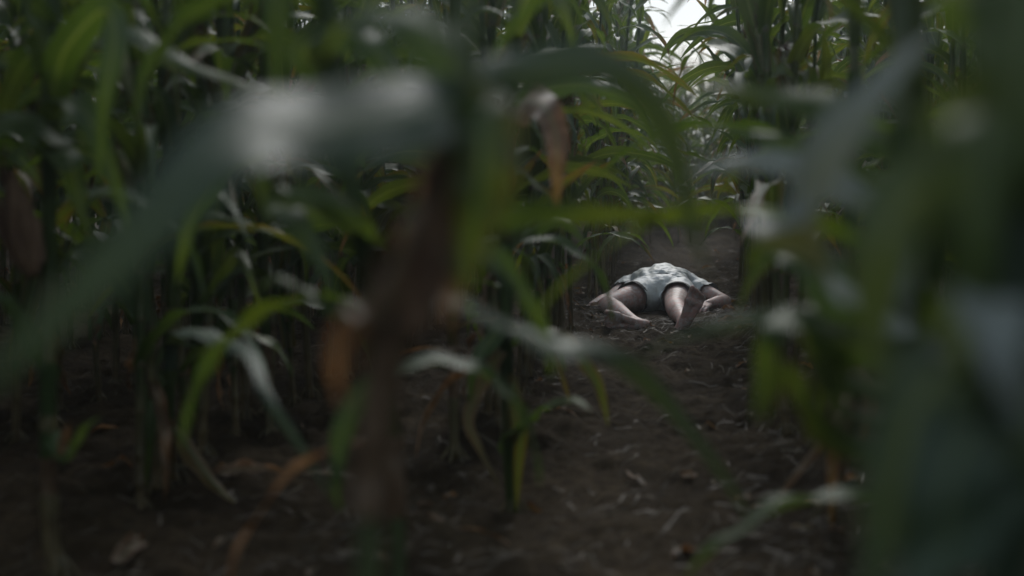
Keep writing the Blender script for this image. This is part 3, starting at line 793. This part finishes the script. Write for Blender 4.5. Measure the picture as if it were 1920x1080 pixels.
# ------------------------------------------------------------ the person lying on the path
def capsules(segs, voxel, smooth=3, name='tmp', inflate=0.0):
    """union of tapered round limbs remeshed into one continuous surface; segs: (a, b, ra, rb, flat) or (centre, radii, rot)"""
    bm = bmesh.new()
    def ball(c, r, M=None):
        res = bmesh.ops.create_icosphere(bm, subdivisions=3, radius=1.0)
        S = Matrix.Diagonal((*r, 1)) if hasattr(r, '__len__') else Matrix.Diagonal((r, r, r, 1))
        bmesh.ops.transform(bm, matrix=Matrix.Translation(c) @ (M or Matrix()) @ S, verts=res['verts'])
    for sg in segs:
        if len(sg) == 3:
            c, r, rot = sg
            ball(Vector(c), tuple(x + inflate for x in r), rot)
        else:
            a, b, ra, rb = sg; a = Vector(a); b = Vector(b); ra += inflate; rb += inflate
            L = (b - a).length
            q = (b - a).to_track_quat('Z', 'Y').to_matrix().to_4x4()
            ball(a, ra); ball(b, rb)
            res = bmesh.ops.create_cone(bm, cap_ends=True, segments=20, radius1=ra, radius2=rb, depth=L)
            bmesh.ops.transform(bm, matrix=Matrix.Translation((a + b) / 2) @ q, verts=res['verts'])
    me = bpy.data.meshes.new(name); bm.to_mesh(me); bm.free()
    o = bpy.data.objects.new(name, me); col.objects.link(o)
    m = o.modifiers.new('r', 'REMESH'); m.mode = 'VOXEL'; m.voxel_size = voxel; m.use_smooth_shade = True
    s = o.modifiers.new('s', 'SMOOTH'); s.factor = .5; s.iterations = smooth
    dg = bpy.context.evaluated_depsgraph_get()
    me2 = bpy.data.meshes.new_from_object(o.evaluated_get(dg))
    bpy.data.objects.remove(o); bpy.data.meshes.remove(me)
    return me2

def cap(*a): return a
HIP = {-1: (-.10, .0, .115), 1: (.10, .0, .115)}
KNEE = {-1: (-.30, -.37, .085), 1: (.075, -.43, .085)}
ANK = {-1: (-.14, -.83, .045), 1: (.115, -.84, .055)}
SHO = {-1: (-.185, .50, .125), 1: (.185, .50, .125)}
ELB = {-1: (-.315, .24, .06), 1: (.375, .20, .055)}
WRI = {-1: (-.405, -.02, .045), 1: (.265, -.02, .06)}
body = []
# trunk
body += [((0, .02, .115), (.152, .12, .095), None), ((0, .20, .125), (.140, .16, .105), None),
         ((0, .40, .130), (.165, .17, .112), None), ((-.085, .44, .165), (.09, .10, .06), None), ((.085, .44, .165), (.09, .10, .06), None),
         ((-.09, -.02, .10), (.09, .12, .09), None), ((.09, -.02, .10), (.09, .12, .09), None),
         cap((-.17, .50, .125), (.17, .50, .125), .065, .065)]
# neck and head, tipped back on the soil
body += [cap((0, .55, .115), (0, .66, .105), .058, .056),
         ((0, .775, .105), (.076, .108, .095), None), ((0, .72, .125), (.058, .06, .065), None), ((0, .685, .135), (.032, .022, .026), None),
         cap((0, .775, .196), (0, .745, .208), .010, .015), ((0, .745, .212), (.019, .013, .012), None),
         ((-.078, .775, .10), (.008, .03, .018), None), ((.078, .775, .10), (.008, .03, .018), None),
         ((0, .715, .188), (.026, .008, .010), None), ((0, .703, .186), (.022, .008, .010), None),
         ((-.031, .785, .186), (.018, .009, .009), None), ((.031, .785, .186), (.018, .009, .009), None),
         ((0, .80, .187), (.055, .010, .011), None)]
for s in (-1, 1):
    h_, k_, a_ = map(Vector, (HIP[s], KNEE[s], ANK[s]))
    body += [cap(h_, h_.lerp(k_, .55), .088, .072), cap(h_.lerp(k_, .5), k_, .073, .055),
             cap(k_, k_.lerp(a_, .3), .054, .056), cap(k_.lerp(a_, .3), k_.lerp(a_, .75), .055, .038), cap(k_.lerp(a_, .75), a_, .038, .032)]
    u_, e_, w_ = map(Vector, (SHO[s], ELB[s], WRI[s]))
    body += [cap(u_, u_.lerp(e_, .4), .060, .050), cap(u_.lerp(e_, .4), e_, .050, .040),
             cap(e_, e_.lerp(w_, .35), .041, .043), cap(e_.lerp(w_, .35), w_, .043, .026)]

def foot(a, toe, side, L=.235):
    """a: ankle, toe: unit direction heel to toes, side: unit direction to the big toe, sole is opposite the shin"""
    a = Vector(a); t = Vector(toe).normalized(); sd = Vector(side); sd = (sd - sd.dot(t) * t).normalized(); up = sd.cross(t)
    if up.y < 0: up = -up            # the instep faces away from the lens, the sole towards it
    out = []
    heel = a - t * .045 - up * .035
    ball_ = heel + t * (L * .70)
    out += [cap(heel, heel + t * .05, .034, .034), cap(a, heel + t * .03, .034, .034), cap(a - up * .005, ball_ + up * .012 + t * -.03, .034, .022)]
    out += [cap(heel + t * .03 - sd * .008, ball_ - sd * .026, .028, .020), cap(heel + t * .05 + sd * .004, ball_ + sd * .026, .024, .023), cap(ball_ - sd * .03, ball_ + sd * .03, .020, .023)]
    for j, (o_, l_, r_) in enumerate(((.036, .062, .0145), (.014, .060, .0105), (-.004, .054, .010), (-.021, .047, .0095), (-.036, .038, .009))):
        b0 = ball_ + sd * o_ + t * .005; b1 = b0 + t * l_ * .6 + up * .006 + sd * o_ * .12; b2 = b1 + t * l_ * .45 - up * .006
        out += [cap(b0, b1, r_ * 1.05, r_ * .9), cap(b1, b2, r_ * .9, r_ * .95)]
    return out
body += foot(ANK[-1], (-.74, -.42, .16), (.2, -.15, .95), .25)
body += foot(ANK[1], (.42, -.08, .90), (-.90, -.1, .42))

def hand(w_, d, thumb, nrm, curl):
    """w_: wrist, d: pointing direction, thumb: side of the thumb, nrm: back of the hand"""
    w_ = Vector(w_); d = Vector(d).normalized(); n_ = Vector(nrm); n_ = (n_ - n_.dot(d) * d).normalized()
    th = n_.cross(d); th = th if th.dot(Vector(thumb)) > 0 else -th
    out = []
    for o_ in (-.028, -.010, .010, .028):
        out.append(cap(w_ + th * o_ * .6 + d * .01, w_ + th * o_ + d * .082, .017, .0125))
    for o_, l_ in ((.031, .072), (.0105, .082), (-.0105, .076), (-.031, .060)):
        p0 = w_ + th * o_ + d * .085
        dd = (d - n_ * curl * .5 + th * o_ * 3).normalized(); p1 = p0 + dd * l_ * .45
        dd = (d - n_ * curl * 1.3 + th * o_ * 3).normalized(); p2 = p1 + dd * l_ * .32
        dd = (d - n_ * curl * 2.2 + th * o_ * 3).normalized(); p3 = p2 + dd * l_ * .25
        out += [cap(p0, p1, .0100, .0088), cap(p1, p2, .0088, .0080), cap(p2, p3, .0080, .0068)]
    t0 = w_ + th * .022 + d * .02; t1 = t0 + (d * .6 + th * .8 - n_ * .2).normalized() * .042; t2 = t1 + (d * .85 + th * .4 - n_ * .3).normalized() * .032; t3 = t2 + (d * .95 + th * .1 - n_ * .4).normalized() * .024
    out += [cap(t0, t1, .016, .012), cap(t1, t2, .0115, .0100), cap(t2, t3, .0100, .0080)]
    return out
body += hand(WRI[-1], (-.25, -.95, -.06), (1, 0, .2), (-.35, 0, .95), .45)
body += hand(WRI[1], (-.35, -.92, -.02), (-1, 0, .2), (.3, 0, .95), .45)

# skin, cloth and hair
def person_mats():
    m, n, l, b = mat('muddy_skin')
    geo = nd(n, 'ShaderNodeNewGeometry'); pos = geo.outputs['Position']
    a = noise(n, l, 9, 5, .65, pos); c = noise(n, l, 45, 5, .7, pos)
    base = mixc(n, l, a, (.48, .26, .22), (.60, .38, .34))
    dirt = ramp(n, l, a, [(.45, 0.0), (.57, .7)])
    sp = ramp(n, l, c, [(.47, 0.0), (.58, .7)])
    cc = mixc(n, l, dirt, base, (.27, .19, .16)); cc = mixc(n, l, sp, cc, (.50, .47, .46))
    l.new(cc, b.inputs['Base Color']); b.inputs['Roughness'].default_value = .6
    b.inputs['Subsurface Weight'].default_value = .12; b.inputs['Subsurface Radius'].default_value = (.012, .005, .003)
    bn = nd(n, 'ShaderNodeBump'); bn.inputs['Strength'].default_value = .3; bn.inputs['Distance'].default_value = .003
    l.new(c, bn.inputs['Height']); l.new(bn.outputs[0], b.inputs['Normal'])
    skin = m
    m, n, l, b = mat('muddy_cloth')
    geo = nd(n, 'ShaderNodeNewGeometry'); pos = geo.outputs['Position']
    a = noise(n, l, 6, 5, .6, pos); c = noise(n, l, 38, 5, .7, pos)
    base = mixc(n, l, ramp(n, l, a, [(.35, 0.0), (.7, 1.0)]), (.66, .68, .71), (.50, .51, .46))
    base = mixc(n, l, ramp(n, l, c, [(.48, 0.0), (.68, .4)]), base, (.28, .26, .20))
    b2 = noise(n, l, 7, 3, .5, pos)
    base = mixc(n, l, ramp(n, l, b2, [(.54, 0.0), (.68, .6)]), base, (.19, .20, .13))
    l.new(base, b.inputs['Base Color']); b.inputs['Roughness'].default_value = .6
    bn = nd(n, 'ShaderNodeBump'); bn.inputs['Strength'].default_value = .6; bn.inputs['Distance'].default_value = .006
    l.new(c, bn.inputs['Height']); l.new(bn.outputs[0], b.inputs['Normal'])
    return skin, m
M_SKIN, M_CLOTH = person_mats()
M_HEM = simple('dark_hem', [(.3, (.03, .03, .035)), (.7, (.07, .065, .07))], (40, 40, 40), .8)
M_HAIR = simple('dark_hair', [(.3, (.012, .009, .007)), (.7, (.04, .028, .02))], (300, 60, 60), .55)
PX, PY = .875, 8.28
person = empty('person', (PX, PY, float(ground_z(PX, PY)) - .022))
person.rotation_euler.z = -R(6)
tag(person, 'person lying on their back on the dirt path, bare legs spread, muddy pale clothes', 'person')
def attach(name, me, material, parent):
    me.materials.clear(); me.materials.append(material); me.name = name
    for p in me.polygons: p.use_smooth = True
    o = bpy.data.objects.new(name, me); col.objects.link(o); o.parent = parent
    return o
bme = capsules(body, .0048, 3)
bodyo = attach('body', bme, M_SKIN, person)

def cloth(segs, voxel, keep, wr=.006, smooth=5):
    me = capsules(segs, voxel, smooth)
    bm = bmesh.new(); bm.from_mesh(me)
    bmesh.ops.delete(bm, geom=[v for v in bm.verts if not keep(v.co)], context='VERTS')
    bm.normal_update()
    for v in bm.verts:
        p = v.co
        k = float(vnoise(np.array(p.x * 26 + p.z * 12 + 5), np.array(p.y * 13 + p.z * 9 + 5))) - .5
        k2 = float(vnoise(np.array(p.x * 60 + 50), np.array(p.y * 44 + p.z * 30 + 50))) - .5
        v.co = p + v.normal * (k * wr * 2.6 + k2 * wr)
    bm.to_mesh(me); bm.free()
    return me
fl = .0
shirt_segs = [((0, .10, .13), (.178, .13, .128), None), ((0, .20, .14), (.172, .17, .128), None), ((0, .40, .138), (.174, .18, .124), None),
              ((-.085, .43, .170), (.10, .11, .064), None), ((.085, .43, .170), (.10, .11, .067), None), cap((-.16, .50, .128), (.16, .50, .128), .074, .074)]
for s in (-1, 1):
    u_, e_ = Vector(SHO[s]), Vector(ELB[s])
    shirt_segs += [cap(u_, u_.lerp(e_, .62), .072, .064)]
def keep_shirt(p):
    for s in (-1, 1):
        u_, e_ = Vector(SHO[s]), Vector(ELB[s]); d = e_ - u_
        if (p - u_).dot(d) / d.length_squared > .52 and abs(p.x) > .17: return False
    return (p.y > .03) and not (p.y > .555 and abs(p.x) < .085)
attach('shirt', cloth(shirt_segs, .008, keep_shirt, .008), M_CLOTH, person)
short_segs = [((0, .03, .12), (.172, .13, .116), None), ((0, .10, .125), (.170, .12, .118), None),
              ((-.09, -.02, .11), (.105, .13, .102), None), ((.09, -.02, .11), (.105, .13, .102), None)]
for s in (-1, 1):
    h_, k_ = Vector(HIP[s]), Vector(KNEE[s])
    short_segs += [cap(h_, h_.lerp(k_, .5), .104, .094)]
def leg_t(p):
    s = -1 if p.x < 0.0 else 1
    h_, k_ = Vector(HIP[s]), Vector(KNEE[s]); d = k_ - h_
    return (p - h_).dot(d) / d.length_squared
sh = attach('shorts', cloth(short_segs, .008, lambda p: p.y < .12 and leg_t(p) < .36, .004), M_CLOTH, person)
hm = capsules([tuple(x) for x in short_segs], .008, 5, inflate=.0035)
bm = bmesh.new(); bm.from_mesh(hm)
bmesh.ops.delete(bm, geom=[v for v in bm.verts if not (.30 < leg_t(v.co) < .38)], context='VERTS')
bm.to_mesh(hm); bm.free()
attach('hem', hm, M_HEM, sh)
hair = capsules([((0, .80, .095), (.083, .098, .092), None), ((0, .86, .07), (.075, .06, .06), None), ((-.05, .84, .05), (.05, .06, .04), None), ((.06, .86, .05), (.05, .06, .04), None)], .007, 2)
bm = bmesh.new(); bm.from_mesh(hair)
bmesh.ops.delete(bm, geom=[v for v in bm.verts if v.co.z > .115 and v.co.y < .83], context='VERTS')
for v in bm.verts:
    v.co += Vector((0, .01, 0)) * (float(vnoise(np.array(v.co.x * 90), np.array(v.co.z * 70))) - .5)
bm.to_mesh(hair); bm.free()
attach('hair', hair, M_HAIR, bodyo)

# ------------------------------------------------------------ litter on the soil
lr = np.random.default_rng(9)
mb = MB()
def litter_spot():
    q = lr.random()
    if q < .34:      # thick round the person
        a = lr.uniform(0, 6.28); r = .35 + abs(lr.normal(0, .35))
        return PX + math.cos(a) * r * .8, 8.05 + math.sin(a) * r * 1.1
    y = 2.9 + 11 * lr.random() ** 1.5
    if q < .62:
        return float(path_x(y)) + lr.choice([-.5, .5]) + lr.normal(0, .14), y
    return lr.uniform(-.36 * y - .1, .36 * y + .1), y
for k in range(3500):
    x, y = litter_spot()
    L = lr.uniform(.012, .065) * (1.0 if lr.random() < .9 else 2.2); a = lr.uniform(0, math.pi)
    if lr.random() < .6: a = lr.normal(0, .5)
    d = np.array([math.cos(a), math.sin(a)]); n_ = np.array([-d[1], d[0]]); bend = lr.normal(0, .05) * L
    t = np.linspace(-.5, .5, 5)
    xy = np.array([x, y]) + t[:, None] * L * d + (t[:, None] ** 2) * bend * 4 * n_
    z = ground_z(xy[:, 0], xy[:, 1]) + lr.uniform(.003, .012) + lr.uniform(0, .02) * (t + .5)
    wd = lr.uniform(.0008, .0024)
    up = lr.uniform(.001, .002)
    C = np.column_stack([xy, z]); sv = np.array([n_[0], n_[1], lr.normal(0, .5)]); sv /= np.linalg.norm(sv)
    Pm = np.stack([C - sv * wd, C + np.array([0, 0, up]), C + sv * wd], 1)
    mb.grid(Pm)
tag(mb.obj('straw_litter', M_STRAW), 'scattered straw and stem bits lying on the soil', 'straw', kind='stuff')
mb = MB()
for k in range(230):
    x, y = litter_spot()
    if math.hypot((x - PX) / .4, (y - 8.2) / .8) < 1: continue
    L = lr.uniform(.03, .13); a = lr.uniform(0, 6.28)
    C, hz, d = arch(np.array([x, y, 0]), a, L, R(lr.uniform(5, 30)), R(lr.uniform(-40, -5)), lr, 8)
    C[:, 2] += ground_z(C[:, 0], C[:, 1]) - .005 + .004
    tw = np.linspace(0, lr.normal(0, 1.5), 8); N = np.cross(d, hz)
    ribbon(mb, C, hz * np.cos(tw)[:, None] + N * np.sin(tw)[:, None], lr.uniform(.012, .04), lr, .5, .2, lr.uniform(.5, 1), 4)
tag(mb.obj('dead_leaf_litter', M_LEAF), 'curled dead corn leaf scraps scattered over the soil', 'dead leaves', kind='stuff')
def fallen(px, D, L, W, az, label, dry=.85, e=25):
    b = G(px, D); o_root = MB()
    C, hz, d = arch(np.array([0, 0, .012]), R(az), L, R(e), R(-e), lr, 18, 1, .5)
    tw = np.linspace(.2, 1.4, 18); N = np.cross(d, hz)
    ribbon(o_root, C, hz * np.cos(tw)[:, None] + N * np.sin(tw)[:, None], W, lr, .45, .22, dry, 5)
    o = o_root.obj('dead_leaf', M_LEAF); o.location = b
    tag(o, label, 'dead leaf')
fallen(205, 3.05, .16, .05, 70, 'pale curled dead leaf on the soil at the bottom left', .95, 40)
fallen(380, 3.75, .22, .05, 10, 'tan dead leaf on the soil below the withered orange leaf', .8)
fallen(1072, 10.6, .3, .07, 200, 'pale dead leaf heap left of the path behind the person', .95, 45)
fallen(1110, 8.0, .18, .05, 20, 'pale dead leaf beside the hand of the person', .95, 15)
fallen(1350, 7.4, .25, .04, 15, 'light dead leaf on the path right of the foot', .9, 12)

# ------------------------------------------------------------ thin haze between the rows, also standing in for lens glow
bm = bmesh.new(); bmesh.ops.create_cube(bm, size=1.0)
me = bpy.data.meshes.new('haze'); bm.to_mesh(me); bm.free()
hz = bpy.data.objects.new('haze', me); col.objects.link(hz)
hz.scale = (700, 800, 5.0); hz.location = (0, 150, 1.2)
mh = bpy.data.materials.new('haze'); mh.use_nodes = True
mh.node_tree.nodes.clear()
o_ = mh.node_tree.nodes.new('ShaderNodeOutputMaterial'); v_ = mh.node_tree.nodes.new('ShaderNodeVolumePrincipled')
v_.inputs['Color'].default_value = (.85, .92, 1, 1); v_.inputs['Density'].default_value = .0032; v_.inputs['Anisotropy'].default_value = .75
mh.node_tree.links.new(v_.outputs[0], o_.inputs['Volume'])
me.materials.append(mh)
tag(hz, 'thin pale damp air between the corn rows', 'haze', kind='stuff')
